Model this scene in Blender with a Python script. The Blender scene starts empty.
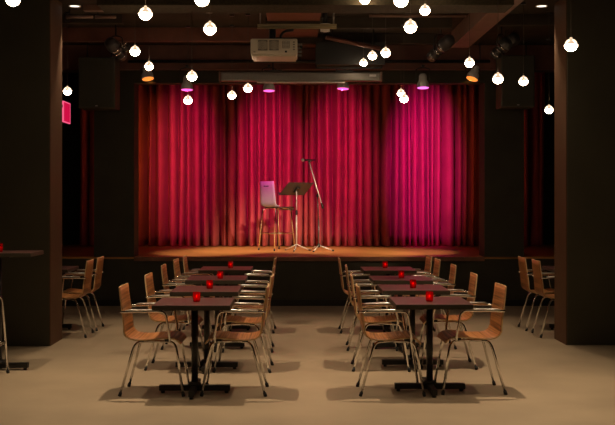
import bpy, bmesh, math, random
from mathutils import Vector, Matrix
PI = math.pi
SC = bpy.context.scene
COL = SC.collection
random.seed(7)

# ------------------------------------------------------------------ camera, world, exposure
F, VX, VY, EYE = 980.0, 294.0, 197.0, 1.587
cam_data = bpy.data.cameras.new('camera')
cam = bpy.data.objects.new('camera', cam_data)
COL.objects.link(cam)
cam.location = (0, 0, EYE)
cam.rotation_euler = (PI / 2, 0, 0)
cam_data.sensor_width = 36.0
cam_data.lens = F * 36.0 / 615.0
cam_data.shift_x = (307.5 - VX) / 615.0
cam_data.shift_y = -(212.5 - VY) / 615.0
cam_data.clip_end = 60
SC.camera = cam
world = bpy.data.worlds.new('world')
SC.world = world
world.use_nodes = True
world.node_tree.nodes['Background'].inputs[0].default_value = (0.9, 0.75, 0.6, 1)
world.node_tree.nodes['Background'].inputs[1].default_value = 0.004
SC.view_settings.view_transform = 'Standard'
SC.view_settings.look = 'None'
SC.view_settings.gamma = 1.0
SC.view_settings.exposure = 0.0
SC.view_settings.use_curve_mapping = False

WARM = (1.0, 0.76, 0.50)
# ceiling downlights: x, y, watts, cone degrees
CEIL = 3.75
DOWNLIGHTS = [
    (-0.99, 11.40, 170, 70), (1.33, 11.40, 170, 70),
    (-0.99, 8.45, 330, 74), (1.33, 8.45, 330, 74),
    (-2.48, 11.08, 110, 66), (2.80, 11.08, 90, 66),
    (-0.99, 5.50, 210, 74), (1.33, 5.50, 210, 74),
    (-2.35, 8.30, 150, 62), (2.75, 7.60, 190, 62),  # unseen side pair, added to brighten the floor near the pillars
]
PENDANT_STRENGTH = 40.0
# stage lights: pixel x, pixel y, colour of the gel, watts, aim x offset
ORANGE = (1.0, 0.36, 0.06)
MAGENTA = (1.0, 0.03, 0.42)
VIOLET = (1.0, 0.02, 0.75)
STAGE_LIGHTS = [
    (148, 79, ORANGE, 150, 0.2, 'orange'), (187, 90, MAGENTA, 480, 0.0, 'magenta'),
    (269, 91, MAGENTA, 680, 0.0, 'magenta'), (343, 89, MAGENTA, 580, -0.05, 'magenta'),
    (423, 88, VIOLET, 850, 0.0, 'violet'), (472, 79, ORANGE, 60, -0.4, 'orange'),
]
FRONT_SPOT = 700.0


def at(px, py, D):
    return Vector(((px - VX) * D / F, D, EYE - (py - VY) * D / F))


# ------------------------------------------------------------------ materials
def mat(name, col, rough=0.5, metal=0.0, noise=0.0, nscale=8.0, bump=0.0, bscale=60.0,
        spec=0.5, emit=None, estr=0.0, sheen=0.0, coat=0.0):
    m = bpy.data.materials.new(name)
    m.use_nodes = True
    nt = m.node_tree
    p = nt.nodes['Principled BSDF']
    p.inputs['Base Color'].default_value = (*col, 1)
    p.inputs['Roughness'].default_value = rough
    p.inputs['Metallic'].default_value = metal
    p.inputs['Specular IOR Level'].default_value = spec
    if sheen:
        p.inputs['Sheen Weight'].default_value = sheen
    if coat:
        p.inputs['Coat Weight'].default_value = coat
        p.inputs['Coat Roughness'].default_value = 0.15
    if emit:
        p.inputs['Emission Color'].default_value = (*emit, 1)
        p.inputs['Emission Strength'].default_value = estr
    if noise or bump:
        tc = nt.nodes.new('ShaderNodeTexCoord')
    if noise:
        n = nt.nodes.new('ShaderNodeTexNoise')
        n.inputs['Scale'].default_value = nscale
        n.inputs['Detail'].default_value = 6
        nt.links.new(tc.outputs['Object'], n.inputs['Vector'])
        r = nt.nodes.new('ShaderNodeValToRGB')
        r.color_ramp.elements[0].position = 0.3
        r.color_ramp.elements[1].position = 0.7
        r.color_ramp.elements[0].color = (*[c * (1 - noise) for c in col], 1)
        r.color_ramp.elements[1].color = (*[min(1, c * (1 + noise)) for c in col], 1)
        nt.links.new(n.outputs['Fac'], r.inputs['Fac'])
        nt.links.new(r.outputs['Color'], p.inputs['Base Color'])
    if bump:
        n2 = nt.nodes.new('ShaderNodeTexNoise')
        n2.inputs['Scale'].default_value = bscale
        nt.links.new(tc.outputs['Object'], n2.inputs['Vector'])
        b = nt.nodes.new('ShaderNodeBump')
        b.inputs['Strength'].default_value = bump
        b.inputs['Distance'].default_value = 0.01
        nt.links.new(n2.outputs['Fac'], b.inputs['Height'])
        nt.links.new(b.outputs['Normal'], p.inputs['Normal'])
    return m


def zebra_wood():
    m = bpy.data.materials.new('striped_veneer')
    m.use_nodes = True
    nt = m.node_tree
    p = nt.nodes['Principled BSDF']
    p.inputs['Roughness'].default_value = 0.38
    uv = nt.nodes.new('ShaderNodeUVMap')
    uv.uv_map = 'UVMap'
    mp = nt.nodes.new('ShaderNodeMapping')
    mp.inputs['Scale'].default_value = (38.0, 0.35, 1.0)
    n = nt.nodes.new('ShaderNodeTexNoise')
    n.inputs['Scale'].default_value = 1.6
    n.inputs['Detail'].default_value = 3
    r = nt.nodes.new('ShaderNodeValToRGB')
    e = r.color_ramp.elements
    e[0].position, e[0].color = 0.36, (0.13, 0.052, 0.016, 1)
    e[1].position, e[1].color = 0.64, (0.52, 0.235, 0.085, 1)
    x = r.color_ramp.elements.new(0.48)
    x.color = (0.36, 0.135, 0.040, 1)
    nt.links.new(uv.outputs['UV'], mp.inputs['Vector'])
    nt.links.new(mp.outputs['Vector'], n.inputs['Vector'])
    nt.links.new(n.outputs['Fac'], r.inputs['Fac'])
    nt.links.new(r.outputs['Color'], p.inputs['Base Color'])
    return m


def plank_wood():
    m = bpy.data.materials.new('stage_boards')
    m.use_nodes = True
    nt = m.node_tree
    p = nt.nodes['Principled BSDF']
    p.inputs['Roughness'].default_value = 0.33
    tc = nt.nodes.new('ShaderNodeTexCoord')
    mp = nt.nodes.new('ShaderNodeMapping')
    mp.inputs['Scale'].default_value = (1.2, 14.0, 1.0)
    n = nt.nodes.new('ShaderNodeTexNoise')
    n.inputs['Scale'].default_value = 2.0
    n.inputs['Detail'].default_value = 5
    r = nt.nodes.new('ShaderNodeValToRGB')
    e = r.color_ramp.elements
    e[0].position, e[0].color = 0.3, (0.46, 0.19, 0.055, 1)
    e[1].position, e[1].color = 0.7, (0.70, 0.32, 0.10, 1)
    nt.links.new(tc.outputs['Object'], mp.inputs['Vector'])
    nt.links.new(mp.outputs['Vector'], n.inputs['Vector'])
    nt.links.new(n.outputs['Fac'], r.inputs['Fac'])
    nt.links.new(r.outputs['Color'], p.inputs['Base Color'])
    return m


def emissive(name, col, strength):
    m = bpy.data.materials.new(name)
    m.use_nodes = True
    nt = m.node_tree
    for x in list(nt.nodes):
        nt.nodes.remove(x)
    o = nt.nodes.new('ShaderNodeOutputMaterial')
    e = nt.nodes.new('ShaderNodeEmission')
    e.inputs[0].default_value = (*col, 1)
    e.inputs[1].default_value = strength
    nt.links.new(e.outputs[0], o.inputs[0])
    return m


def clear_glass(name, tint=(1, 1, 1), ior=1.45):
    m = bpy.data.materials.new(name)
    m.use_nodes = True
    nt = m.node_tree
    for x in list(nt.nodes):
        nt.nodes.remove(x)
    o = nt.nodes.new('ShaderNodeOutputMaterial')
    t = nt.nodes.new('ShaderNodeBsdfTransparent')
    t.inputs[0].default_value = (*tint, 1)
    g = nt.nodes.new('ShaderNodeBsdfGlossy')
    g.inputs['Roughness'].default_value = 0.03
    f = nt.nodes.new('ShaderNodeFresnel')
    f.inputs[0].default_value = ior
    mx = nt.nodes.new('ShaderNodeMixShader')
    nt.links.new(f.outputs[0], mx.inputs[0])
    nt.links.new(t.outputs[0], mx.inputs[1])
    nt.links.new(g.outputs[0], mx.inputs[2])
    nt.links.new(mx.outputs[0], o.inputs[0])
    return m


def dome_glass(name='lit_cast_glass', tint=(0.9, 0.82, 0.72), glow=(0.8, 0.66, 0.52, 1), amount=0.12):
    m = clear_glass(name, tint)
    nt = m.node_tree
    out = [n for n in nt.nodes if n.type == 'OUTPUT_MATERIAL'][0]
    src = out.inputs[0].links[0].from_socket
    tr = nt.nodes.new('ShaderNodeBsdfTranslucent')
    tr.inputs[0].default_value = glow
    mx = nt.nodes.new('ShaderNodeMixShader')
    mx.inputs[0].default_value = amount
    nt.links.new(src, mx.inputs[1])
    nt.links.new(tr.outputs[0], mx.inputs[2])
    nt.links.new(mx.outputs[0], out.inputs[0])
    return m


def lit_dome():
    m = clear_glass('lit_cast_glass', (0.9, 0.82, 0.72))
    nt = m.node_tree
    out = [n for n in nt.nodes if n.type == 'OUTPUT_MATERIAL'][0]
    src = out.inputs[0].links[0].from_socket
    em = nt.nodes.new('ShaderNodeEmission')
    em.inputs[0].default_value = (1.0, 0.74, 0.55, 1)
    em.inputs[1].default_value = 0.75
    mx = nt.nodes.new('ShaderNodeMixShader')
    mx.inputs[0].default_value = 0.55
    nt.links.new(src, mx.inputs[1])
    nt.links.new(em.outputs[0], mx.inputs[2])
    nt.links.new(mx.outputs[0], out.inputs[0])
    return m


M = {
    'floor': mat('pale_concrete', (0.37, 0.283, 0.187), 0.5, noise=0.13, nscale=1.3, bump=0.05, bscale=25),
    'wall': mat('black_olive_paint', (0.050, 0.044, 0.030), 0.7, noise=0.12, nscale=3, spec=0.3),
    'pillar': mat('dark_olive_paint', (0.070, 0.063, 0.042), 0.6, noise=0.1, nscale=2, spec=0.5),
    'pillar_side': mat('brown_pillar_side', (0.11, 0.056, 0.028), 0.7, noise=0.12, nscale=2, spec=0.25),
    'dark_seat': mat('dark_brown_seat', (0.09, 0.045, 0.035), 0.4),
    'stand_steel': mat('bright_stand_steel', (0.62, 0.58, 0.55), 0.35, 0.35),
    'ceiling': mat('black_brown_ceiling', (0.05, 0.036, 0.026), 0.8, noise=0.2, nscale=4, spec=0.2),
    'baffle': mat('olive_acoustic_board', (0.06, 0.045, 0.026), 0.9, noise=0.3, nscale=40, bump=0.3, bscale=120, spec=0.2),
    'red_steel': mat('dark_red_steel', (0.15, 0.05, 0.03), 0.5, noise=0.2, nscale=6),  # dark red tone for the cross beams and the slanting pipe
    'rust': mat('brown_red_board', (0.16, 0.045, 0.02), 0.7, noise=0.15, nscale=5),
    'brown': mat('brown_steel', (0.22, 0.12, 0.085), 0.5, noise=0.15, nscale=5),
    'curtain': mat('red_velvet', (0.43, 0.078, 0.078), 0.85, noise=0.12, nscale=3, spec=0.1, sheen=0.04),
    'boards': plank_wood(),
    'nosing': mat('stage_nosing_wood', (0.22, 0.09, 0.05), 0.4, noise=0.2, nscale=6),
    'veneer': zebra_wood(),
    'ply_edge': mat('ply_edge', (0.62, 0.42, 0.22), 0.5, noise=0.15, nscale=30),
    'chrome': mat('chrome', (0.78, 0.76, 0.73), 0.12, 1.0),
    'satin': mat('satin_steel', (0.72, 0.70, 0.67), 0.28, 1.0),
    'rubber': mat('black_rubber', (0.012, 0.012, 0.012), 0.7),
    'black': mat('black_metal', (0.013, 0.012, 0.011), 0.42),
    'gunmetal': mat('gunmetal', (0.085, 0.075, 0.075), 0.35, 0.5),
    'laminate': mat('maroon_laminate', (0.085, 0.038, 0.032), 0.36, noise=0.1, nscale=20, spec=0.4),
    'edge': mat('olive_edge_band', (0.045, 0.036, 0.022), 0.5),
    'white_plastic': mat('ivory_plastic', (0.62, 0.54, 0.42), 0.45),
    'white': mat('white_plastic', (0.75, 0.73, 0.70), 0.4),
    'vent': mat('vent_grey', (0.16, 0.14, 0.12), 0.6),
    'shell': mat('pale_grey_plastic', (0.36, 0.34, 0.37), 0.35),
    'case': mat('grey_aluminium', (0.22, 0.20, 0.18), 0.4, 0.7),
    'strut': mat('galvanised_strut', (0.42, 0.35, 0.2), 0.4, 0.6),
    'grille': mat('speaker_grille', (0.05, 0.044, 0.03), 0.8, noise=0.25, nscale=90),
    'glass': clear_glass('clear_glass', (0.93, 0.9, 0.86)),
    'domeglass': lit_dome(),
    'redglass': dome_glass('red_glass', (0.72, 0.06, 0.06), (0.8, 0.03, 0.03, 1), 0.35),
    'bulb': emissive('lit_bulb', (1.0, 0.76, 0.5), PENDANT_STRENGTH),
    'bulb_dim': emissive('lit_inner_glass', (1.0, 0.72, 0.45), 1.2),
    'flame': emissive('flame', (1.0, 0.35, 0.12), 14.0),
    'wax': emissive('lit_wax', (1.0, 0.10, 0.05), 0.35),
    'downlens': emissive('downlight_lens', (1.0, 0.86, 0.72), 3.0),
    'sign': emissive('red_sign_light', (1.0, 0.008, 0.09), 0.62),
    'sign_edge': emissive('pink_sign_light', (1.0, 0.12, 0.25), 0.95),
    'lens_orange': emissive('orange_gel', (1.0, 0.26, 0.04), 1.4),
    'lens_magenta': emissive('magenta_gel', (1.0, 0.10, 0.45), 2.2),
    'lens_violet': emissive('violet_gel', (1.0, 0.16, 0.8), 2.2),
    'lens_white': emissive('spot_lens', (1.0, 0.8, 0.72), 1.2),
    'cord': mat('cord_brown', (0.10, 0.075, 0.055), 0.5),
}


# ------------------------------------------------------------------ mesh helpers
def new():
    return bmesh.new()


def box(bm, c, s, bevel=0.0, rot=None, mi=0):
    before = set(bm.faces)
    r = bmesh.ops.create_cube(bm, size=1.0)
    vs = r['verts']
    bmesh.ops.scale(bm, vec=s, verts=vs)
    if bevel:
        es = list({e for v in vs for e in v.link_edges})
        bmesh.ops.bevel(bm, geom=es, offset=bevel, segments=2, affect='EDGES', profile=0.6)
        vs = list({v for f in bm.faces if f not in before for v in f.verts})
    if rot is not None:
        bmesh.ops.rotate(bm, cent=(0, 0, 0), matrix=rot, verts=vs)
    bmesh.ops.translate(bm, vec=c, verts=vs)
    for f in bm.faces:
        if f not in before:
            f.material_index = mi
    return vs


def span(bm, a, b, bevel=0.0, mi=0):
    a, b = Vector(a), Vector(b)
    return box(bm, (a + b) / 2, [abs(q) for q in (b - a)], bevel, mi=mi)


def smooth_path(pts, n=6, rad=0.05):
    """round the corners of a polyline"""
    pts = [Vector(p) for p in pts]
    out = [pts[0]]
    for i in range(1, len(pts) - 1):
        a, b, c = pts[i - 1], pts[i], pts[i + 1]
        r1 = min(rad, (a - b).length * 0.49)
        r2 = min(rad, (c - b).length * 0.49)
        p0 = b + (a - b).normalized() * r1
        p2 = b + (c - b).normalized() * r2
        for k in range(n + 1):
            t = k / n
            out.append(p0 * (1 - t) ** 2 + b * 2 * t * (1 - t) + p2 * t * t)
    out.append(pts[-1])
    return out


def tube(bm, pts, r, seg=8, rad=0.0, n=5, flat=None, mi=0):
    pts = smooth_path(pts, n, rad) if rad else [Vector(p) for p in pts]
    rings = []
    up = None
    for i, p in enumerate(pts):
        if i == 0:
            d = pts[1] - pts[0]
        elif i == len(pts) - 1:
            d = pts[-1] - pts[-2]
        else:
            d = (pts[i + 1] - pts[i]).normalized() + (pts[i] - pts[i - 1]).normalized()
        d.normalize()
        if up is None:
            up = Vector((0, 0, 1)) if abs(d.z) < 0.9 else Vector((1, 0, 0))
        sx = d.cross(up).normalized()
        up = sx.cross(d).normalized()
        rr = r[i] if isinstance(r, (list, tuple)) else r
        fx, fz = flat if flat else (1, 1)
        rings.append([bm.verts.new(p + (sx * math.cos(2 * PI * k / seg) * fx + up * math.sin(2 * PI * k / seg) * fz) * rr)
                      for k in range(seg)])
    fs = []
    for i in range(len(rings) - 1):
        for k in range(seg):
            fs.append(bm.faces.new((rings[i][k], rings[i][(k + 1) % seg], rings[i + 1][(k + 1) % seg], rings[i + 1][k])))
    fs.append(bm.faces.new(rings[0][::-1]))
    fs.append(bm.faces.new(rings[-1]))
    for f in fs:
        f.material_index = mi
        f.smooth = True
    fs[-1].smooth = fs[-2].smooth = False


def lathe(bm, prof, c=(0, 0, 0), seg=24, mat4=None, close=True, mi=0):
    """prof: list of (radius, z)"""
    c = Vector(c)
    rings = []
    for (r, z) in prof:
        ring = []
        if r < 1e-6:
            v = Vector((0, 0, z))
            ring = [v]
        else:
            ring = [Vector((r * math.cos(2 * PI * k / seg), r * math.sin(2 * PI * k / seg), z)) for k in range(seg)]
        rings.append([bm.verts.new((mat4 @ v if mat4 else v) + c) for v in ring])
    for a, b in zip(rings, rings[1:]):
        for k in range(seg):
            k2 = (k + 1) % seg
            if len(a) == 1 and len(b) == 1:
                continue
            if len(a) == 1:
                f = bm.faces.new((a[0], b[k2], b[k]))
            elif len(b) == 1:
                f = bm.faces.new((a[k], a[k2], b[0]))
            else:
                f = bm.faces.new((a[k], a[k2], b[k2], b[k]))
            f.smooth = True
            f.material_index = mi
    if close:
        for ring, flip in ((rings[0], True), (rings[-1], False)):
            if len(ring) > 2:
                f = bm.faces.new(ring[::-1] if flip else ring)
                f.material_index = mi


def cyl(bm, a, b, r, seg=16, mi=0):
    tube(bm, [a, b], r, seg, mi=mi)


def rot_to(d):
    return Vector((0, 0, 1)).rotation_difference(Vector(d).normalized()).to_matrix()


def obj(name, bm, m, parent=None, loc=(0, 0, 0)):
    bmesh.ops.recalc_face_normals(bm, faces=bm.faces[:])
    me = bpy.data.meshes.new(name)
    bm.to_mesh(me)
    bm.free()
    for x in (m if isinstance(m, (list, tuple)) else [m]):
        me.materials.append(M[x])
    o = bpy.data.objects.new(name, me)
    COL.objects.link(o)
    o.location = loc
    if parent:
        o.parent = parent
    return o


def tag(o, label, cat, group=None):
    o['label'] = label
    o['category'] = cat
    if group:
        o['group'] = group
    return o


def thing(name, label, cat, loc=(0, 0, 0), rz=0.0, group=None):
    o = bpy.data.objects.new(name, None)
    o.empty_display_size = 0.1
    COL.objects.link(o)
    o.location = loc
    o.rotation_euler = (0, 0, rz)
    return tag(o, label, cat, group)


def struct(name, bm, m):
    o = obj(name, bm, m)
    o['kind'] = 'structure'
    return o


def copy_tree(o, parent=None):
    c = o.copy()
    COL.objects.link(c)
    if parent:
        c.parent = parent
    for ch in [x for x in bpy.data.objects if x.parent == o]:
        copy_tree(ch, c)
    return c


def spot(name, parent, loc, aim, col, watts, deg, blend=0.6, radius=0.04):
    l = bpy.data.lights.new(name, 'SPOT')
    l.color = col
    l.energy = watts
    l.spot_size = math.radians(deg)
    l.spot_blend = blend
    l.shadow_soft_size = radius
    o = bpy.data.objects.new(name, l)
    COL.objects.link(o)
    o.parent = parent
    o.location = loc
    d = Vector(aim) - Vector(loc)
    o.rotation_euler = d.to_track_quat('-Z', 'Y').to_euler()
    return o


# ------------------------------------------------------------------ the room
XL, XR, YB, YS, YE = -4.6, 5.1, -1.6, 14.27, 18.0
ST = 0.714                     # stage height
STCEIL = 4.3
bm = new(); span(bm, (XL, YB, -0.1), (XR, YS, 0)); struct('floor', bm, 'floor')
bm = new(); span(bm, (XL, YB, CEIL), (XR, YS + 0.25, CEIL + 0.1)); struct('ceiling', bm, 'ceiling')
bm = new(); span(bm, (XL - 0.1, YB, -0.1), (XL, YE, STCEIL)); struct('wall_left', bm, 'wall')
bm = new(); span(bm, (XR, YB, -0.1), (XR + 0.1, YE, STCEIL)); struct('wall_right', bm, 'wall')
bm = new(); span(bm, (XL - 0.1, YB - 0.1, -0.1), (XR + 0.1, YB, STCEIL)); struct('wall_rear', bm, 'wall')
bm = new(); span(bm, (XL - 0.1, YE, -0.1), (XR + 0.1, YE + 0.1, STCEIL)); struct('wall_stage_back', bm, 'wall')
bm = new(); span(bm, (XL, YS + 0.25, STCEIL), (XR, YE, STCEIL + 0.1)); struct('ceiling_stage', bm, 'ceiling')
# stage platform: dark front, boards on top
bm = new(); span(bm, (XL, YS + 0.02, -0.1), (XR, YE, ST - 0.03)); struct('stage_platform', bm, 'wall')
bm = new(); span(bm, (XL, YS + 0.03, ST - 0.03), (XR, YE, ST)); struct('stage_floor', bm, 'boards')
CX0, CX1 = at(94, 0, YS).x, at(134, 0, YS).x
CX2, CX3 = at(484.5, 0, YS).x, at(524, 0, YS).x
bm = new(); span(bm, (CX1, YS - 0.01, ST - 0.06), (CX2, YS + 0.03, ST), 0.004); struct('trim_stage_edge', bm, 'nosing')
bm = new(); span(bm, (XL, YS, 0), (XR, YS + 0.02, 0.09)); struct('baseboard_stage', bm, 'black')
for nm, a, b in (('wall_stage_left_column', CX0, CX1), ('wall_stage_right_column', CX2, CX3)):
    bm = new(); span(bm, (a, YS, ST), (b, YS + 0.42, STCEIL)); struct(nm, bm, 'wall')
HB = at(0, 83, YS).z
bm = new(); span(bm, (CX1, YS, HB), (CX2, YS + 0.22, STCEIL)); struct('wall_stage_header', bm, 'wall')
for nm, a, b in (('wall_left_header', XL, CX0), ('wall_right_header', CX3, XR)):
    bm = new(); span(bm, (a, YS, HB + 0.18), (b, YS + 0.22, STCEIL)); struct(nm, bm, 'wall')
# pillars
PY = 10.42
bm = new(); span(bm, (-3.55, PY, 0), (-2.60, PY + 0.54, CEIL), 0.008); struct('pillar_left', bm, 'pillar')
bm = new(); span(bm, (2.925, 10.5, 0), (3.9, 10.98, CEIL), 0.008); struct('pillar_right', bm, 'pillar')

bm = new(); span(bm, (-2.60, PY + 0.004, 0), (-2.592, PY + 0.536, CEIL)); struct('side_left_pillar', bm, 'pillar_side')  # thin brown layer over the inner side face of each pillar
bm = new(); span(bm, (2.917, 10.504, 0), (2.925, 10.976, CEIL)); struct('side_right_pillar', bm, 'pillar_side')

# ------------------------------------------------------------------ ceiling structure
def beam(name, a, b, m):
    bm = new(); span(bm, a, b, 0.004); return struct(name, bm, m)

beam('beam_near_soffit', (at(105, 0, 9.6).x, 9.2, at(0, 5, 9.2).z), (at(505, 0, 9.6).x, 9.6, CEIL), 'baffle')
beam('beam_steel', (at(84, 0, 10.2).x, 10.15, at(0, 11.3, 10.2).z), (at(256, 0, 10.2).x, 10.25, at(0, 5.5, 10.2).z), 'brown')
beam('beam_red_cross', (XL, 12.5, at(0, 41, 12.5).z), (at(271, 0, 12.5).x, 12.62, CEIL), 'red_steel')
beam('beam_stage_front', (XL, 13.95, at(0, 69.5, 13.95).z), (XR, 14.05, CEIL), 'red_steel')
beam('beam_dark_left', (XL, 11.6, at(0, 23, 11.6).z), (at(122, 0, 11.6).x, 11.72, CEIL), 'ceiling')
beam('beam_dark_right', (at(500, 0, 11.6).x, 11.6, at(0, 25, 11.6).z), (XR, 11.72, CEIL), 'ceiling')
# long boxed beam running towards the stage on the right
beam('beam_long_boxed', (2.06, 8.6, 3.54), (2.285, 12.83, CEIL), 'brown')
# boards between joists above the projector
BZ = CEIL - 0.005
bm = new()
for y0, y1 in ((10.95, 11.75), (11.9, 12.95), (13.1, 13.9)):
    span(bm, (-0.32, y0, BZ - 0.05), (0.31, y1, BZ), 0.003)
struct('ceiling_boards', bm, 'rust')
for k, y in enumerate((11.78, 12.98)):
    beam('beam_joist', (-0.34, y, CEIL - 0.13), (1.9, y + 0.1, CEIL), 'ceiling')
# dark ventilation duct right of the projector
du = thing('air_duct', 'dark square air duct under the ceiling right of the projector', 'duct', (at(352, 0, 12.45).x, 12.98, 3.38))
bm = new(); box(bm, (0, 0, 0.08), (0.86, 0.38, 0.26), 0.01); obj('duct_box', bm, 'ceiling', du)
for s in (-1, 1):
    bm = new(); box(bm, (0, s * 0.205, 0.08), (0.90, 0.03, 0.30), 0.004); obj('flange', bm, 'black', du)
    bm = new(); cyl(bm, (s * 0.35, 0, 0.2), (s * 0.35, 0, CEIL - 3.38), 0.006); obj('hanger_rod', bm, 'black', du)

def pipe(name, label, pts, r, m='case'):
    bm = new(); tube(bm, pts, r, 10)
    o = tag(obj(name, bm, m), label, 'pipe')
    for u in (0.12, 0.88):
        q = pts[0].lerp(pts[1], u)
        bm = new(); cyl(bm, q, (q.x, q.y, CEIL), 0.006, 8); obj('hanger_rod', bm, 'black', o)
    return o
pipe('ceiling_pipe', 'thin metal pipe under the ceiling right of the projector, above the twin globes',
     [at(369, 15.8, 11.3), at(467, 15.8, 11.3)], 0.018, 'brown')
pipe('ceiling_pipe', 'short pale pipe under the ceiling beside the left pillar',
     [at(66, 17, 11.3), at(93, 17, 11.3)], 0.018, 'brown')
pipe('ceiling_pipe', 'short pale pipe under the ceiling at top left, farther from the left pillar',
     [at(95, 17, 11.3), at(116, 17, 11.3)], 0.018, 'brown')
pipe('slanting_pipe', 'red-brown pipe slanting down to the right beside the projector',
     [at(326, 37.5, 12.2), at(380, 48.5, 12.35)], 0.026, 'red_steel')

# ------------------------------------------------------------------ stage curtain
def curtain():
    x0, x1 = at(80, 0, 17.3).x, at(544, 0, 17.3).x
    rnd = random.Random(3)
    # fold centres
    xs, x = [], x0
    while x < x1:
        w = rnd.choice((rnd.uniform(0.08, 0.14), rnd.uniform(0.11, 0.23)))
        xs.append((x, w, w * rnd.uniform(0.35, 0.8), rnd.uniform(-0.25, 0.25), rnd.uniform(0.35, 0.65)))
        x += w
    z0, z1 = ST + 0.012, 4.15
    rows = 16
    bm = new()
    grid = []
    for j in range(rows + 1):
        t = j / rows
        z = z0 + (z1 - z0) * t
        row = []
        for (x, w, amp, sk, mid) in xs:
            for k in range(18):
                u = k / 18
                ph = (u + 0.05 * math.sin(2.2 * PI * t + sk * 9) * sk * 4) % 1.0
                a = amp * (0.8 + 0.2 * (1 - t)) * (1 + 0.15 * math.sin(3.1 * t + sk * 20))
                hw = 0.40 + 0.38 * (mid - 0.35) / 0.3
                if ph < hw:
                    y = 17.30 - a * math.sin(PI * ph / hw) ** 0.7
                else:
                    y = 17.30 + 1.3 * w * (1 - abs(2 * (ph - hw) / (1 - hw) - 1))
                dx = 0.022 * math.sin(t * 2.5 + sk * 14) * (1 - t)
                y -= 0.012 * math.sin(t * 3 + x * 2.1) * (1 - t)
                if t == 0:
                    y -= 0.004
                row.append(bm.verts.new((x + u * w + dx, y, z)))
        grid.append(row)
    for j in range(rows):
        for i in range(len(grid[0]) - 1):
            f = bm.faces.new((grid[j][i], grid[j][i + 1], grid[j + 1][i + 1], grid[j + 1][i]))
            f.smooth = True
    o = tag(obj('stage_curtain', bm, 'curtain'), 'tall pleated red velvet curtain hanging across the back of the stage', 'curtain')
    s = o.modifiers.new('thickness', 'SOLIDIFY')
    s.thickness = 0.004
    bm = new(); tube(bm, [(x0, 17.7, 4.17), (x1, 17.7, 4.17)], 0.02, 10)
    obj('curtain_rail', bm, 'black', o)
curtain()

# ------------------------------------------------------------------ chairs
PROF = [(-0.268, 0.866), (-0.262, 0.80), (-0.253, 0.73), (-0.243, 0.66), (-0.235, 0.60), (-0.230, 0.55),
        (-0.222, 0.51), (-0.205, 0.477), (-0.175, 0.456), (-0.13, 0.447), (-0.06, 0.446), (0.02, 0.452),
        (0.09, 0.461), (0.145, 0.464), (0.185, 0.456), (0.212, 0.437), (0.228, 0.412)]


def shell_bm(prof, width_at, thick, dish):
    bm = new()
    uvl = bm.loops.layers.uv.new('UVMap')
    n = len(prof)
    L = [0]
    for a, b in zip(prof, prof[1:]):
        L.append(L[-1] + math.hypot(b[0] - a[0], b[1] - a[1]))
    nor = []
    for i in range(n):
        a = prof[max(0, i - 1)]; b = prof[min(n - 1, i + 1)]
        t = Vector((b[0] - a[0], b[1] - a[1])).normalized()
        nor.append(Vector((-t.y, t.x)) * -1 if False else Vector((t.y * -1, t.x)))
    m = 10
    A, B = [], []
    for i, (x, z) in enumerate(prof):
        w = width_at(L[i] / L[-1])
        ra, rb = [], []
        for k in range(m + 1):
            v = -1 + 2 * k / m
            d = dish(L[i] / L[-1]) * (v * v)
            p = Vector((x, z)) + nor[i] * d
            q = p - nor[i] * thick
            ra.append(bm.verts.new((p.x, v * w / 2, p.y)))
            rb.append(bm.verts.new((q.x, v * w / 2, q.y)))
        A.append(ra); B.append(rb)

    def quad(vs, ls, mi, sm=True):
        f = bm.faces.new(vs)
        f.material_index = mi
        f.smooth = sm
        for lp, (uu, vv) in zip(f.loops, ls):
            lp[uvl].uv = (uu, vv)
    for i in range(n - 1):
        for k in range(m):
            ls = [(L[i], k / m), (L[i + 1], k / m), (L[i + 1], (k + 1) / m), (L[i], (k + 1) / m)]
            quad((A[i][k], A[i + 1][k], A[i + 1][k + 1], A[i][k + 1]), ls, 0)
            quad((B[i][k], B[i][k + 1], B[i + 1][k + 1], B[i + 1][k]), ls, 0)
        for k in (0, m):
            quad((A[i][k], A[i + 1][k], B[i + 1][k], B[i][k]), [(0, 0)] * 4, 1, False)
    for i in (0, n - 1):
        for k in range(m):
            quad((A[i][k], A[i][k + 1], B[i][k + 1], B[i][k]), [(0, 0)] * 4, 1, False)
    return bm


def rounded_width(full, top):
    def f(t):
        w = top + (full - top) * min(1, t / 0.45)
        if t > 0.93:
            w -= 0.05 * ((t - 0.93) / 0.07) ** 2
        return w
    return f


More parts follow.
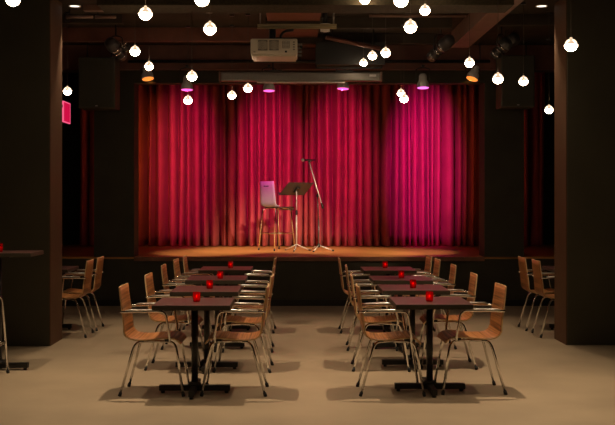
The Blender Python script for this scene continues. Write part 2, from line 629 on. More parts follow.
def make_chair():
    t = thing('cafe_armchair', '', 'chair')
    bm = shell_bm(PROF, rounded_width(0.41, 0.37), 0.011, lambda u: 0.012 if u < 0.4 else 0.006)
    obj('seat_shell', bm, ['veneer', 'ply_edge'], t)
    R = 0.0105
    for s in (-1, 1):
        bm = new(); tube(bm, [(-0.25, s * 0.20, 0.02), (-0.145, s * 0.165, 0.40), (-0.11, s * 0.15, 0.428), (0.012, s * 0.15, 0.432)], R, 10, 0.04)
        lg = obj('leg', bm, 'chrome', t)
        bm = new(); tube(bm, [(-0.2565, s * 0.202, 0.0), (-0.2475, s * 0.199, 0.03)], 0.014, 10)
        obj('foot_cap', bm, 'rubber', lg)
        bm = new(); tube(bm, [(0.25, s * 0.20, 0.02), (0.19, s * 0.165, 0.395), (0.155, s * 0.15, 0.428), (0.012, s * 0.15, 0.432)], R, 10, 0.04)
        lg = obj('leg', bm, 'chrome', t)
        bm = new(); tube(bm, [(0.2545, s * 0.202, 0.0), (0.2485, s * 0.199, 0.03)], 0.014, 10)
        obj('foot_cap', bm, 'rubber', lg)
        bm = new()
        tube(bm, [(-0.250, s * 0.175, 0.672), (-0.235, s * 0.245, 0.676), (0.115, s * 0.25, 0.682), (0.145, s * 0.24, 0.50),
                  (0.150, s * 0.225, 0.432), (0.14, s * 0.15, 0.430)], 0.0095, 10, 0.05)
        ar = obj('armrest', bm, 'chrome', t)
        bm = new()
        tube(bm, [(-0.20, s * 0.246, 0.690), (-0.17, s * 0.247, 0.692), (0.05, s * 0.25, 0.695), (0.08, s * 0.25, 0.693)],
             [0.012, 0.021, 0.021, 0.012], 12, flat=(1.0, 0.28))
        obj('arm_pad', bm, 'satin', ar)
    for x in (-0.09, 0.12):
        bm = new(); tube(bm, [(x, -0.15, 0.428), (x, 0.15, 0.428)], 0.009, 8); obj('cross_bar', bm, 'chrome', t)
    for x, z in ((-0.09, 0.436), (0.12, 0.444)):
        for s in (-1, 1):
            bm = new(); box(bm, (x, s * 0.15, z), (0.045, 0.028, 0.018), 0.003)
            obj('spacer', bm, 'rubber', t)
    return t


chair0 = make_chair()
first = [True]


def place_chair(x, y, rz, label, group):
    o = chair0 if first[0] else copy_tree(chair0)
    first[0] = False
    o.location = (x, y, 0)
    o.rotation_euler = (0, 0, rz)
    o['label'] = label
    o['group'] = group


ORD = ['front', 'second', 'third', 'rearmost']
for i, (y, x) in enumerate([(8.0, -1.13), (9.16, -1.10), (10.38, -1.12), (11.33, -1.105), (11.90, -1.065)]):
    if i < 3:
        lb = 'striped wooden armchair facing right on the left side of the %s left-row table' % ORD[i]
    else:
        lb = 'striped wooden armchair on the left side of the rearmost left-row table, %s of two' % ('nearer', 'farther')[i - 3]
    place_chair(x, y, random.uniform(-0.04, 0.04), lb, 'armchairs at the left row of tables')
for i, (y, x) in enumerate([(8.0, -0.48), (9.05, -0.465), (10.2, -0.475), (11.62, -0.485)]):
    place_chair(x, y, PI + random.uniform(-0.04, 0.04),
                'striped wooden armchair facing left on the aisle side of the %s left-row table' % ORD[i], 'armchairs at the left row of tables')
for i, (y, x) in enumerate([(8.0, 0.785), (9.1, 0.80), (10.3, 0.815), (11.6, 0.80)]):
    place_chair(x, y, random.uniform(-0.04, 0.04),
                'striped wooden armchair facing right on the aisle side of the %s right-row table' % ORD[i], 'armchairs at the right row of tables')
for i, (y, x) in enumerate([(8.06, 1.44), (9.22, 1.43), (10.42, 1.435), (11.36, 1.405), (11.93, 1.385)]):
    if i < 3:
        lb = 'striped wooden armchair facing left on the right side of the %s right-row table' % ORD[i]
    else:
        lb = 'striped wooden armchair on the right side of the rearmost right-row table, %s of two' % ('nearer', 'farther')[i - 3]
    place_chair(x, y, PI + random.uniform(-0.04, 0.04), lb, 'armchairs at the right row of tables')
for i, y in enumerate((11.24, 11.80)):
    place_chair(-2.60 + 0.01 * i, y, PI, 'striped wooden armchair half hidden behind the left pillar, %s of the pair' % ('nearer', 'farther')[i], 'armchairs beside the left pillar')
for i, y in enumerate((11.24, 11.80)):
    place_chair(3.035 - 0.03 * i, y, 0, 'striped wooden armchair half hidden behind the right pillar, %s of the pair' % ('nearer', 'farther')[i], 'armchairs beside the right pillar')


# ------------------------------------------------------------------ tables
def make_table(h=0.74, w=0.61, bar=0.574):
    t = thing('cafe_table', '', 'table')
    bm = new(); box(bm, (0, 0, h - 0.014), (w - 0.006, w - 0.006, 0.028), 0.002); obj('table_top', bm, 'laminate', t)
    bm = new()
    for s in (-1, 1):
        box(bm, (0, s * (w / 2 - 0.0015), h - 0.0205), (w, 0.005, 0.037), 0.001)
        box(bm, (s * (w / 2 - 0.0015), 0, h - 0.0205), (0.005, w - 0.01, 0.037), 0.001)
    obj('edge_band', bm, 'edge', t)
    bm = new(); box(bm, (0, 0, h - 0.036), (0.30, 0.30, 0.016), 0.003); obj('mounting_plate', bm, 'black', t)
    bm = new(); cyl(bm, (0, 0, 0.05), (0, 0, h - 0.04), 0.027, 20); obj('post', bm, 'black', t)
    bm = new()
    box(bm, (0, 0, 0.042), (bar, 0.055, 0.045), 0.005)
    box(bm, (0, 0, 0.042), (0.046, bar, 0.0445), 0.005)
    lathe(bm, [(0.055, 0.06), (0.055, 0.075), (0.04, 0.09)], seg=20)
    obj('cross_base', bm, 'black', t)
    for a, b in ((1, 0), (-1, 0), (0, 1), (0, -1)):
        bm = new(); cyl(bm, (a * (bar / 2 - 0.03), b * (bar / 2 - 0.03), 0), (a * (bar / 2 - 0.03), b * (bar / 2 - 0.03), 0.022), 0.016, 12)
        obj('glide', bm, 'rubber', t)
    return t


table0 = make_table()
tf = True
TABLES = []
for side, tx, ys in (('left', -0.805, (7.95, 9.05, 10.28, 11.67)), ('right', 1.11, (8.02, 9.18, 10.25, 11.60))):
    for i, y in enumerate(ys):
        o = table0 if tf else copy_tree(table0)
        tf = False
        o.location = (tx, y, 0)
        o['label'] = 'square maroon-topped pedestal table with red candle, %s in the %s row' % (('nearest', 'second from the front', 'third from the front', 'farthest')[i], side)
        o['group'] = 'square tables in two rows'
        TABLES.append((tx, y))
for sx, sy, side in ((-2.95, 11.75, 'left'), (3.35, 11.75, 'right')):
    o = copy_tree(table0)
    o.location = (sx, sy, 0)
    o['label'] = 'square dark table mostly hidden behind the %s pillar' % side
    o['group'] = 'tables behind the pillars'


# ------------------------------------------------------------------ votive candles
def make_votive():
    t = thing('votive_candle', '', 'candle')
    bm = new()
    lathe(bm, [(0.0, 0.0), (0.026, 0.0), (0.029, 0.006), (0.031, 0.04), (0.030, 0.078), (0.0275, 0.078), (0.0285, 0.04),
               (0.0265, 0.010), (0.0, 0.008)], seg=20, close=False)
    obj('glass_cup', bm, 'redglass', t)
    bm = new(); lathe(bm, [(0.0, 0.009), (0.0235, 0.011), (0.0245, 0.030), (0.0, 0.032)], seg=16, close=False); obj('wax', bm, 'wax', t)
    bm = new(); lathe(bm, [(0.0, 0.034), (0.004, 0.038), (0.005, 0.043), (0.003, 0.050), (0.0, 0.056)], seg=10, close=False); obj('flame', bm, 'flame', t)
    return t


v0 = make_votive()
CAND = [(-0.788, 7.93), (-0.78, 9.06), (-0.765, 10.17), (-0.757, 11.70), (1.10, 7.96), (1.108, 9.12), (1.122, 10.24), (1.089, 11.70)]
for i, (x, y) in enumerate(CAND):
    o = v0 if i == 0 else copy_tree(v0)
    o.location = (x, y, 0.74)
    o['label'] = 'lit red glass votive candle on the %s table of the %s row' % (('nearest', 'second', 'third', 'farthest')[i % 4], 'left' if i < 4 else 'right')
    o['group'] = 'votive candles on the tables'

# ------------------------------------------------------------------ high table and bar stool at the left edge
HX, HY = -2.72, 9.0
ht = thing('bar_table', 'tall dark bar table at the left edge in front of the pillar', 'table', (HX, HY, 0))
H = 1.085
bm = new(); box(bm, (0, 0, H - 0.016), (0.72, 0.45, 0.032), 0.003); obj('table_top', bm, 'laminate', ht)
bm = new()
for s in (-1, 1):
    box(bm, (0, s * 0.2255, H - 0.0185), (0.726, 0.005, 0.033), 0.001)
    box(bm, (s * 0.3605, 0, H - 0.0185), (0.005, 0.45, 0.033), 0.001)
obj('edge_band', bm, 'edge', ht)
bm = new(); box(bm, (0, 0, H - 0.04), (0.3, 0.3, 0.016), 0.003); obj('mounting_plate', bm, 'black', ht)
bm = new(); cyl(bm, (0, 0, 0.05), (0, 0, H - 0.045), 0.036, 20); obj('post', bm, 'black', ht)
bm = new(); box(bm, (0, 0, 0.042), (0.56, 0.06, 0.045), 0.005); box(bm, (0, 0, 0.042), (0.06, 0.40, 0.0445), 0.005)
lathe(bm, [(0.055, 0.06), (0.055, 0.075), (0.04, 0.09)], seg=20); obj('cross_base', bm, 'black', ht)
for a, b in ((1, 0), (-1, 0), (0, 1), (0, -1)):
    bm = new(); cyl(bm, (a * 0.25, b * 0.17, 0), (a * 0.25, b * 0.17, 0.022), 0.016, 12); obj('glide', bm, 'rubber', ht)
o = copy_tree(v0); o.location = (-2.69, 8.95, H)
o['label'] = 'lit red glass votive candle on the tall bar table at the left edge'
o['group'] = 'votive candles on the tables'

SPROF = [(-0.215, 1.13), (-0.212, 1.06), (-0.205, 0.98), (-0.197, 0.90), (-0.193, 0.84), (-0.186, 0.80), (-0.168, 0.768),
         (-0.135, 0.75), (-0.08, 0.744), (0.0, 0.745), (0.08, 0.75), (0.14, 0.752), (0.18, 0.744), (0.202, 0.725), (0.21, 0.70)]


def make_stool(name, label, loc, rz, mats, dz=0.0, width=0.40, splay=0.0, two_tone=False):
    t = thing(name, label, 'stool', loc, rz)
    prof = [(x, z + dz) for x, z in SPROF]
    bm = shell_bm(prof, rounded_width(width, width - 0.04), 0.011, lambda u: 0.016 if u < 0.45 else 0.006)
    if two_tone:
        bm.free()
        back = [(-0.222, 1.165 + dz)] + prof[1:7] + [(-0.150, 0.756 + dz), (-0.105, 0.752 + dz)]
        bm = shell_bm(back, lambda u: (width - 0.05) + 0.05 * u, 0.012, lambda u: 0.018)
        obj('backrest', bm, mats, t)
        bm = shell_bm([(x, z - 0.004) for x, z in prof[7:]], lambda u: width - 0.05 * max(0, u - 0.8), 0.014, lambda u: 0.004)
        obj('seat', bm, ['dark_seat', 'dark_seat'], t)
    else:
        obj('seat_shell', bm, mats, t)
    for sx in (-1, 1):
        for sy in (-1, 1):
            bm = new(); tube(bm, [(sx * 0.215, sy * (0.205 + splay), 0.015), (sx * 0.165, sy * (0.165 + splay), 0.695 + dz), (sx * 0.12, sy * 0.13, 0.727 + dz), (0.005 * sx, sy * 0.13, 0.728 + dz)], 0.0105, 10, 0.04)
            lg = obj('leg', bm, 'chrome', t)
            bm = new(); tube(bm, [(sx * 0.2165, sy * (0.206 + splay), 0.0), (sx * 0.2145, sy * (0.2045 + splay), 0.03)], 0.014, 10); obj('foot_cap', bm, 'rubber', lg)
    bm = new()
    q = 0.197
    tube(bm, [(-q, -q + 0.008 - splay, 0.28), (q, -q + 0.008 - splay, 0.28)], 0.009, 8)
    tube(bm, [(-q, q - 0.008 + splay, 0.28), (q, q - 0.008 + splay, 0.28)], 0.009, 8)
    tube(bm, [(-q, -q + 0.008 - splay, 0.28), (-q, q - 0.008 + splay, 0.28)], 0.009, 8)
    tube(bm, [(q, -q + 0.008 - splay, 0.28), (q, q - 0.008 + splay, 0.28)], 0.009, 8)
    obj('footrest', bm, 'chrome', t)
    for x in (-0.10, 0.10):
        bm = new(); tube(bm, [(x, -0.13, 0.727 + dz), (x, 0.13, 0.727 + dz)], 0.009, 8); obj('cross_bar', bm, 'chrome', t)
    return t


make_stool('bar_stool', 'chrome-legged bar stool cut off by the left edge beside the tall table', (-2.83, 8.60, 0), PI / 2 + 0.03, ['veneer', 'ply_edge'], width=0.27, splay=0.055)
st = make_stool('stage_stool', 'tall grey-shelled stool with chrome legs standing on the stage', (at(276.8, 0, 16.1).x, 16.1, ST), math.radians(40), ['shell', 'shell'], dz=-0.035, width=0.40, two_tone=True)
bm = new(); box(bm, (-0.2235, 0.0, 1.05), (0.006, 0.13, 0.016), 0.002); obj('hand_slot', bm, 'rubber', st)

# ------------------------------------------------------------------ music stand
ms = thing('music_stand', 'black music stand with tilted desk on the stage beside the stool', 'music stand', (at(296.5, 0, 15.9).x, 15.9, ST))
bm = new(); cyl(bm, (0, 0, 0.10), (0, 0, 0.62), 0.012, 12); cyl(bm, (0, 0, 0.60), (0, 0, 0.98), 0.0085, 12); obj('pole', bm, 'stand_steel', ms)
bm = new(); lathe(bm, [(0.016, 0.58), (0.018, 0.60), (0.018, 0.64), (0.012, 0.66)], seg=14); obj('clamp_knob', bm, 'black', ms)
for a in (20, 140, 260):
    ca, sa = math.cos(math.radians(a)), math.sin(math.radians(a))
    bm = new(); tube(bm, [(0, 0, 0.11), (ca * 0.10, sa * 0.10, 0.06), (ca * 0.23, sa * 0.23, 0.01)], 0.008, 8, 0.03)
    lg = obj('leg', bm, 'stand_steel', ms)
    bm = new(); lathe(bm, [(0.0, 0.0), (0.013, 0.0), (0.013, 0.02), (0.0, 0.022)], c=(ca * 0.232, sa * 0.232, 0), seg=10, close=False); obj('foot_cap', bm, 'rubber', lg)
yaw = math.radians(35)
wd = Vector((math.cos(yaw), math.sin(yaw), 0))
sd_h = Vector((math.sin(yaw), -math.cos(yaw), 0))
slope = (sd_h * 0.81 + Vector((0, 0, 0.59))).normalized()
nrm = slope.cross(wd).normalized()
rm = Matrix((wd, slope, nrm)).transposed()
dc = Vector((0.0, 0.0, 1.005)) - nrm * 0.0
bm = new(); box(bm, dc, (0.50, 0.34, 0.008), 0.003, rot=rm); obj('desk', bm, 'gunmetal', ms)
up = nrm if nrm.z > 0 else -nrm
bm = new(); box(bm, dc - slope * 0.17 + up * 0.025, (0.50, 0.006, 0.055), 0.002, rot=rm); obj('ledge', bm, 'gunmetal', ms)
bm = new(); box(bm, dc - up * 0.022, (0.07, 0.12, 0.03), 0.005, rot=rm); obj('tilt_bracket', bm, 'black', ms)

# ------------------------------------------------------------------ microphone stand with microphone
MD = 15.75
b0 = at(318.7, 250, MD)
b0.z = ST
mk = thing('microphone_stand', 'boom microphone stand with tripod foot standing on the stage', 'microphone stand', b0)
def rel(px, py, D=MD):
    return at(px, py, D) - b0
pv = rel(317.5, 195.5)
bm = new(); cyl(bm, (0, 0, 0.08), (0, 0, 0.5), 0.0125, 12); cyl(bm, (0, 0, 0.48), (pv.x, 0, pv.z), 0.009, 12); obj('pole', bm, 'gunmetal', mk)
bm = new(); lathe(bm, [(0.02, 0.06), (0.026, 0.075), (0.026, 0.11), (0.016, 0.13)], seg=16); obj('hub', bm, 'black', mk)
for a in (8, 128, 248):
    ca, sa = math.cos(math.radians(a)), math.sin(math.radians(a))
    bm = new(); tube(bm, [(ca * 0.02, sa * 0.02, 0.09), (ca * 0.23, sa * 0.23, 0.012)], 0.008, 8)
    lg = obj('leg', bm, 'stand_steel', mk)
    bm = new(); tube(bm, [(ca * 0.215, sa * 0.215, 0.013), (ca * 0.25, sa * 0.25, 0.012)], 0.012, 8); obj('foot_cap', bm, 'rubber', lg)
bm = new(); lathe(bm, [(0.014, -0.03), (0.02, -0.02), (0.02, 0.02), (0.014, 0.03)], c=pv, seg=14); obj('boom_clutch', bm, 'black', mk)
e0, e1 = rel(323, 208.5, MD - 0.1), rel(309.3, 162.5, MD + 0.05)
bm = new(); tube(bm, [e0, e1], 0.009, 10); bo = obj('boom', bm, 'stand_steel', mk)
bm = new(); tube(bm, [e0, e0 + (e1 - e0).normalized() * 0.09], 0.016, 12); obj('counterweight', bm, 'black', bo)
mic = thing('microphone', 'small microphone with silver head clipped on top of the boom stand', 'microphone', b0 + e1 + Vector((0, 0, 0.02)))
bm = new(); box(bm, (0.0, 0, 0.0), (0.04, 0.03, 0.03), 0.006); obj('clip', bm, 'black', mic)
bm = new(); tube(bm, [(-0.08, 0, 0.02), (0.09, 0.02, 0.02)], [0.016, 0.011], 14); obj('handle', bm, 'black', mic)
bm = new(); bmesh.ops.create_uvsphere(bm, u_segments=16, v_segments=10, radius=0.027)
for f in bm.faces: f.smooth = True
bmesh.ops.translate(bm, vec=(-0.105, -0.002, 0.02), verts=bm.verts[:]); obj('grille', bm, 'stand_steel', mic)

# ------------------------------------------------------------------ pendants
def make_pendant(length):
    t = thing('globe_pendant', '', 'pendant light')
    R = 0.048
    k0 = 12
    prof = [(0.0, -R)] + [(R * math.cos(a), R * math.sin(a)) for a in [(-90 + 9 * i) * PI / 180 for i in range(1, 11)]]
    bm = new(); lathe(bm, prof + [(0.0, prof[-1][1] + 0.001)], seg=24, close=False); obj('glowing_bowl', bm, 'bulb', t)
    zt = prof[-1][1] + 0.002
    a0 = math.asin(zt / R)
    prof2 = [(R * math.cos(a0 + (PI / 2 - a0) * i / 9), R * math.sin(a0 + (PI / 2 - a0) * i / 9)) for i in range(9)] + [(0.008, R)]
    bm = new(); lathe(bm, prof2, seg=24, close=False); obj('glass_dome', bm, 'domeglass', t)
    bm = new(); lathe(bm, [(0.022, zt), (0.022, 0.022), (0.012, 0.034), (0.009, 0.056), (0.0, 0.058)], seg=16, close=False)
    obj('lamp_holder', bm, 'bulb_dim', t)
    return t


PEND = [
    (13, -1, 15, 'large globe pendant cut by the top edge before the left pillar'),
    (145.5, 13.5, 14, 'large globe pendant at top left, highest over the left column of the stage'),
    (135, 51, 10.5, 'globe pendant hanging before the dark column left of the curtain'),
    (149, 66, 9, 'small globe pendant just above the left orange stage light'),
    (67.5, 91, 9, 'small globe pendant hanging low beside the left pillar above the red sign'),
    (192, 76, 10.5, 'globe pendant just above the leftmost magenta stage light'),
    (188, 100, 9, 'small globe pendant hanging before the curtain under the leftmost magenta stage light'),
    (202, -1, 15.5, 'large globe pendant cut by the top edge left of the projector'),
    (210, 28.5, 13.5, 'large globe pendant left of the projector under a downlight disc'),
    (232, 95, 8.5, 'lower left small globe of the pair below the screen case'),
    (248, 88, 9, 'upper right small globe of the pair below the screen case'),
    (364.7, -1, 10, 'small globe pendant cut by the top edge right of the projector'),
    (401, 0, 15, 'large globe pendant cut by the top edge right of the centre'),
    (410.5, 26.5, 13.5, 'large globe pendant under a downlight disc right of the projector'),
    (425, 10, 11, 'globe pendant before the pipe at top right of centre'),
    (385.7, 52.5, 10, 'right and larger of the two globes side by side right of the projector'),
    (372.4, 55.5, 9, 'left of the two globes side by side right of the projector'),
    (363.5, 62.5, 7.6, 'tiniest globe pendant just above the right end of the screen case'),
    (401, 93, 7.8, 'farther small globe of the overlapping pair before the curtain'),
    (404, 98.5, 9, 'nearer globe of the overlapping pair before the curtain'),
    (469.5, 62.5, 10, 'globe pendant at the end of the long boxed beam above the right orange light'),
    (498, 78.5, 11, 'globe pendant over the left edge of the right hanging loudspeaker'),
    (523.5, 81, 9.5, 'small globe pendant over the right part of the right hanging loudspeaker'),
    (549, 109.5, 9, 'lowest globe pendant beside the right pillar'),
    (571, 45, 13.5, 'large globe pendant before the right pillar'),
]
proto = make_pendant(1)
for i, (px, py, d, lb) in enumerate(PEND):
    D = min(F * 0.096 / (d * 0.95), 12.5)
    if py < 20:
        D = min(D, 9.1)
    if px in (67.5, 549):
        D = 11.5
    p = at(px, py, D)
    p.z = min(p.z, CEIL - 0.2)
    o = proto if i == 0 else copy_tree(proto)
    o.location = p
    o['label'] = lb
    o['group'] = 'glass globe pendants'
    bm = new(); cyl(bm, (0, 0, 0.055), (0, 0, CEIL - p.z - 0.012), 0.0022, 6); obj('cord', bm, 'cord', o)
    bm = new(); lathe(bm, [(0.03, CEIL - p.z - 0.014), (0.03, CEIL - p.z)], seg=16); obj('ceiling_cup', bm, 'black', o)

# ------------------------------------------------------------------ downlights
for i, (x, y, w, deg) in enumerate(DOWNLIGHTS):
    lb = {4: 'round white ceiling downlight behind the top of the left pillar', 5: 'round white ceiling downlight beside the top of the right pillar', 0: 'round white ceiling downlight left of the projector', 1: 'round white ceiling downlight right of the projector'}.get(i,
         'round white ceiling downlight near the camera, outside the view, side pair added to brighten the floor')
    t = thing('downlight', lb, 'ceiling light', (x, y, CEIL), 0, 'ceiling downlights')
    bm = new(); lathe(bm, [(0.055, -0.002), (0.068, -0.012), (0.068, 0.0)], seg=24, close=False)
    lathe(bm, [(0.055, -0.002), (0.055, -0.0005)], seg=24, close=False); obj('trim_ring', bm, 'white', t)
    bm = new(); lathe(bm, [(0.0, -0.004), (0.054, -0.004)], seg=24, close=False); obj('lens', bm, 'downlens', t)
    spot('downlight_lamp', t, (0, 0, -0.03), (0, 0.0, -3), WARM, w, deg, 0.9, 0.03)

# ------------------------------------------------------------------ stage lights
LZ = 13.75
BAR = 3.49
bm = new(); tube(bm, [(at(128, 0, LZ).x, LZ, BAR), (at(490, 0, LZ).x, LZ, BAR)], 0.024, 12)
rail = tag(obj('lighting_bar', bm, 'black'), 'black lighting bar above the stage holding the coloured lights', 'lighting bar')
for px in (135, 300, 480):
    x = at(px, 0, LZ).x
    bm = new(); cyl(bm, (x, LZ, BAR), (x, LZ, CEIL), 0.008); obj('hanger_rod', bm, 'black', rail)
pos_words = ['leftmost', 'second from the left', 'third from the left', 'fourth from the left', 'fifth from the left', 'rightmost']
for i, (px, py, colr, w, ax, cn) in enumerate(STAGE_LIGHTS):
    p = at(px, py, LZ)
    t = thing('stage_light', '%s stage light with %s lens before the curtain' % (pos_words[i].capitalize(), cn), 'stage light', p, 0, 'coloured stage lights')
    aim = Vector((p.x * 1.25 + ax, 17.2, 2.2))
    wash = (aim - p).normalized()
    d = Vector((ax * 0.9, -0.12 if i not in (0, 5) else -0.25, -1)).normalized()
    R3 = rot_to(-d)
    bm = new(); lathe(bm, [(0.082, 0.0), (0.084, 0.015), (0.082, 0.06), (0.072, 0.085), (0.058, 0.11), (0.055, 0.17), (0.04, 0.2), (0.0, 0.205)], seg=24, mat4=R3, close=False)
    obj('can', bm, 'white', t)
    bm = new(); lathe(bm, [(0.0, 0.004), (0.081, 0.004)], seg=24, mat4=R3, close=False)
    obj('lens', bm, {'orange': 'lens_orange', 'magenta': 'lens_magenta', 'violet': 'lens_violet'}[cn], t)
    up_ = -d
    a = up_ * 0.1
    top = Vector((0, LZ - p.y, BAR - p.z - 0.05))
    bm = new()
    tube(bm, [a + Vector((-0.083, 0, 0)), a + Vector((-0.1, 0, 0.0)), top + Vector((-0.1, 0, -0.06)), top + Vector((0, 0, -0.03)), top + Vector((0.1, 0, -0.06)), a + Vector((0.1, 0, 0)), a + Vector((0.083, 0, 0))], 0.008, 6, 0.03)
    obj('yoke', bm, 'black', t)
    bm = new(); box(bm, top + Vector((0, 0, -0.015)), (0.04, 0.05, 0.03), 0.005); obj('clamp', bm, 'black', t)
    lo = spot('stage_light_lamp', t, d * 0.03, d * 0.03 + wash * 3, colr, w, 54, 1.0, 0.02)
    lo.scale = (0.45, 1, 1)

# ------------------------------------------------------------------ profile spotlights in front of the stage
def spotlight(name_label, lens_px, tail_px, D, Dtail, aim=None, w=0):
    p = at(lens_px[0], lens_px[1], D)
    q = at(tail_px[0], tail_px[1], Dtail)
    t = thing('spotlight', name_label, 'spotlight', p, 0, 'black theatre spotlights')
    ax = (q - p)
    L = ax.length
    R3 = rot_to(ax)
    bm = new(); lathe(bm, [(0.062, 0.0), (0.066, 0.0), (0.066, L * 0.28), (0.056, L * 0.3), (0.056, L * 0.5), (0.075, L * 0.54), (0.085, L * 0.7), (0.075, L * 0.93), (0.05, L), (0.0, L + 0.005)], seg=20, mat4=R3, close=False)
    obj('body', bm, 'gunmetal', t)
    bm = new(); lathe(bm, [(0.0, 0.012), (0.0625, 0.012)], seg=20, mat4=R3, close=False); obj('lens', bm, 'lens_white', t)
    bm = new()
    for u in (0.14, 0.4, 0.62):
        rr = 0.09 if u > 0.5 else 0.07
        lathe(bm, [(rr - 0.006, L * u - 0.006), (rr, L * u), (rr - 0.006, L * u + 0.006)], seg=20, mat4=R3, close=False)
    obj('rim', bm, 'chrome', t)
    c = ax * 0.5
    n = ax.normalized().cross(Vector((0, 0, 1))).normalized()
    top = Vector((c.x, c.y, CEIL - p.z))
    bm = new()
    tube(bm, [c + n * 0.085, c + n * 0.105, Vector((0, 0, 0.14)) + c + n * 0.09, c + Vector((0, 0, 0.17)), Vector((0, 0, 0.14)) + c - n * 0.09, c - n * 0.105, c - n * 0.085], 0.008, 6, 0.03)
    obj('yoke', bm, 'black', t)
    bm = new(); cyl(bm, c + Vector((0, 0, 0.17)), top, 0.012, 10); obj('drop_rod', bm, 'black', t)
    if aim is not None:
        a = Vector(aim) - p
        spot('spotlight_lamp', t, -ax.normalized() * 0.03, a, (1.0, 0.74, 0.48), w, 28, 0.8, 0.05)

stool_at = Vector((0.0, 16.3, 1.2))
spotlight('black theatre spotlight hanging at upper left, pointing towards the stage', (122.5, 57), (109, 41), 12.35, 12.0, (-1.3, 15.5, 0.7), FRONT_SPOT)
spotlight('black theatre spotlight at upper left, farther right behind a globe', (127, 50), (117, 36), 13.0, 12.75, (-0.8, 16.2, 0.7), FRONT_SPOT)
spotlight('black theatre spotlight hanging left of the long boxed beam', (431, 57.5), (451, 38), 12.3, 11.9, (0.05, 16.2, 1.0), FRONT_SPOT * 1.6)
spotlight('black theatre spotlight hanging right of the long boxed beam, nearer', (494, 56), (509, 40), 12.0, 11.85, (1.0, 15.5, 0.7), FRONT_SPOT)
spotlight('black theatre spotlight at upper right, farther right beneath the dark beam', (503, 49), (517, 36), 12.9, 12.7, (1.7, 15.7, 0.7), FRONT_SPOT * 0.8)

# ------------------------------------------------------------------ projection screen case
SD = 13.35
sx0, sx1 = at(219, 0, SD).x, at(382, 0, SD).x
szc = at(0, 77, SD).z
sc = thing('screen_case', 'long grey roll-up projection screen case hanging above the stage front', 'projection screen', ((sx0 + sx1) / 2, SD, szc))
hw = (sx1 - sx0) / 2
bm = new(); box(bm, (0, 0, 0), (hw * 2 - 0.05, 0.13, 0.125), 0.02); obj('housing', bm, 'case', sc)
for s in (-1, 1):
    bm = new(); box(bm, (s * (hw - 0.0155), 0, 0), (0.03, 0.14, 0.135), 0.012); obj('end_cap', bm, 'brown', sc)
bm = new(); box(bm, (at(301, 0, SD).x - (sx0 + sx1) / 2, -0.02, -0.075), (1.2, 0.03, 0.022), 0.005); obj('bottom_bar', bm, 'satin', sc)
bm = new(); box(bm, (hw - 0.13, -0.068, 0.01), (0.09, 0.006, 0.03), 0.001); obj('label_plate', bm, 'white', sc)
for px in (273, 345):
    x = at(px, 0, SD).x - (sx0 + sx1) / 2
    bm = new(); box(bm, (x, 0, 0.078), (0.24, 0.10, 0.028), 0.004); cyl(bm, (x, 0, 0.08), (x, 0, CEIL - szc), 0.012); obj('hanger_bracket', bm, 'black', sc)

# ------------------------------------------------------------------ projector
PD = 10.0
pc = at(274, 46.5, PD)
pj = thing('projector', 'cream ceiling projector with round vents hanging above the centre aisle', 'projector', (pc.x, PD + 0.22, pc.z))
bw, bh, bd = 0.48, 0.165, 0.44
bm = new(); box(bm, (0, 0, 0), (bw, bd, bh), 0.018); obj('body', bm, 'white_plastic', pj)
bm = new(); box(bm, (0, 0.01, -bh / 2 - 0.006), (bw - 0.03, bd - 0.04, 0.014), 0.005); obj('bottom_cover', bm, 'white_plastic', pj)
for x in (-0.115, 0.0):
    bm = new(); box(bm, (x, -bd / 2 - 0.002, 0.012), (0.098, 0.01, 0.105), 0.004); fr = obj('vent_grille', bm, 'vent', pj)
    bm = new()
    for k in range(8):
        box(bm, (x - 0.042 + 0.012 * k, -bd / 2 - 0.008, 0.012), (0.005, 0.006, 0.094 - 0.006 * abs(k - 3.5)), 0.001)
    obj('vent_slat', bm, 'white_plastic', fr)
bm = new(); box(bm, (0.122, -bd / 2 - 0.002, 0.02), (0.075, 0.008, 0.075), 0.003); fr = obj('vent_grille', bm, 'vent', pj)
bm = new()
for k in range(5):
    box(bm, (0.122, -bd / 2 - 0.007, -0.008 + 0.014 * k), (0.068, 0.005, 0.006), 0.001)
for k in range(4):
    box(bm, (0.1 + 0.015 * k, -bd / 2 - 0.006, 0.02), (0.003, 0.005, 0.068), 0.0005)
obj('vent_slat', bm, 'white_plastic', fr)
bm = new(); box(bm, (0.122, -bd / 2 - 0.001, -0.052), (0.022, 0.008, 0.02), 0.002); obj('port', bm, 'rubber', pj)
bm = new(); box(bm, (-0.2, -bd / 2 - 0.001, -0.055), (0.02, 0.005, 0.008), 0.001); obj('badge', bm, 'vent', pj)
bm = new()
for k in range(4):
    box(bm, (0.203, -bd / 2 - 0.001, 0.045 - 0.025 * k), (0.02, 0.006, 0.012), 0.002)
obj('button', bm, 'vent', pj)
bm = new(); lathe(bm, [(0.06, 0.0), (0.06, 0.06), (0.05, 0.065), (0.05, 0.03), (0.0, 0.03)], c=(0.05, bd / 2, 0.0), seg=24, mat4=Matrix.Rotation(-PI / 2, 3, 'X')); obj('lens_barrel', bm, 'black', pj)
sz = at(0, 21.5, PD).z - pc.z
bm = new(); cyl(bm, (-0.02, -0.0, bh / 2), (-0.02, 0.0, sz - 0.045), 0.035, 16); box(bm, (-0.02, 0, bh / 2 + 0.008), (0.2, 0.2, 0.016), 0.003); obj('mount_pole', bm, 'black', pj)
bm = new(); tube(bm, [(0.20, -0.06, sz - 0.06), (0.10, -0.06, sz - 0.07), (0.06, -0.03, sz - 0.12), (0.075, -0.03, bh / 2 + 0.02), (0.15, -0.05, bh / 2 + 0.012), (0.27, -0.1, 0.06), (0.28, -0.14, 0.0)], 0.013, 8, 0.06); obj('cable', bm, 'rubber', pj)
bm = new()
for k in range(4):
    box(bm, (0.262, -0.16 + 0.05 * k, 0.03 - 0.03 * k), (0.05, 0.018, 0.022), 0.003)
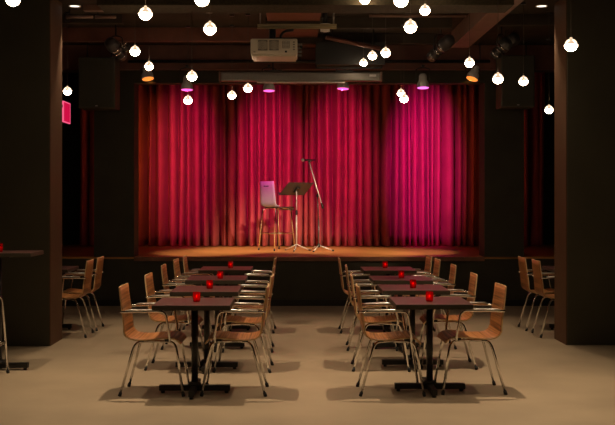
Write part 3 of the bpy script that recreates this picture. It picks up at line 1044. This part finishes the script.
obj('plug', bm, 'vent', pj)
# strut channel that carries the projector
ps = thing('mounting_strut', 'yellowish metal strut under the ceiling that carries the projector', 'strut', (at(297, 0, PD).x, PD + 0.22, pc.z + sz))
L = (338 - 257) * PD / F
bm = new(); box(bm, (0, 0, 0.0), (L, 0.045, 0.022), 0.002); box(bm, (0, -0.02, -0.03), (L, 0.006, 0.014), 0.001); box(bm, (0, 0.02, -0.02), (L, 0.006, 0.03), 0.001); obj('channel', bm, 'strut', ps)
for s in (-L / 2 + 0.03, L / 2 - 0.03):
    bm = new(); cyl(bm, (s, 0, 0.0), (s, 0, CEIL - pc.z - sz), 0.009, 10); obj('hanger_rod', bm, 'case', ps)

# ------------------------------------------------------------------ smoke detector style sensor
sd = thing('ceiling_sensor', 'small white ribbed ceiling sensor right of the projector', 'sensor', at(325, 24.5, 11.0))
bm = new(); lathe(bm, [(0.075, 0.0), (0.075, -0.02), (0.06, -0.03), (0.062, -0.045), (0.05, -0.055), (0.045, -0.075), (0.025, -0.085), (0.0, -0.086)], seg=24, close=False); obj('dome', bm, 'white', sd)
bm = new()
for k in range(10):
    a = 2 * PI * k / 10
    box(bm, (0.05 * math.cos(a), 0.05 * math.sin(a), -0.066), (0.006, 0.006, 0.03), 0.001)
obj('rib', bm, 'white', sd)
bm = new(); cyl(bm, (0, 0, 0), (0, 0, CEIL - sd.location.z), 0.03, 14); obj('stem', bm, 'black', sd)

# ------------------------------------------------------------------ hanging loudspeakers
for (x0, x1, y0, y1, nm, D) in ((78, 115, 57, 108, 'left', 13.5), (501.5, 535, 55, 107, 'right', 13.5)):
    a, b = at(x0, y1, D), at(x1, y0, D)
    t = thing('loudspeaker', 'black hanging loudspeaker before the %s column of the stage' % nm, 'loudspeaker', ((a.x + b.x) / 2, D + 0.2, a.z), 0, 'hanging loudspeakers')
    w, h = b.x - a.x, b.z - a.z
    bm = new(); box(bm, (0, 0, h / 2), (w, 0.38, h), 0.01); obj('cabinet', bm, 'pillar', t)
    bm = new(); box(bm, (0, -0.193, h / 2), (w - 0.03, 0.012, h - 0.03), 0.004); obj('grille', bm, 'grille', t)
    for s in (-w / 3, w / 3):
        bm = new(); cyl(bm, (s, 0, h), (s, 0, CEIL - a.z), 0.008); obj('hanger_rod', bm, 'black', t)
    bm = new(); box(bm, (0, -0.2, 0.03), (0.03, 0.006, 0.012), 0.001); obj('badge', bm, 'satin', t)

# ------------------------------------------------------------------ red lit sign on the back edge of the left pillar
sg = thing('lit_sign', 'glowing red lit sign sticking out behind the left pillar', 'sign', (-2.61, 11.23, 2.555))
bm = new(); box(bm, (0, 0.0, 0.0), (0.018, 0.31, 0.215), 0.003); obj('panel', bm, 'sign', sg)
bm = new()
for s in (-1, 1):
    box(bm, (0, 0, s * 0.113), (0.022, 0.33, 0.012), 0.002)
    box(bm, (0, s * 0.16, 0), (0.022, 0.012, 0.216), 0.002)
obj('frame', bm, 'sign_edge', sg)
bm = new(); box(bm, (-0.01, -0.2, 0.06), (0.02, 0.09, 0.03), 0.003); obj('bracket', bm, 'black', sg)
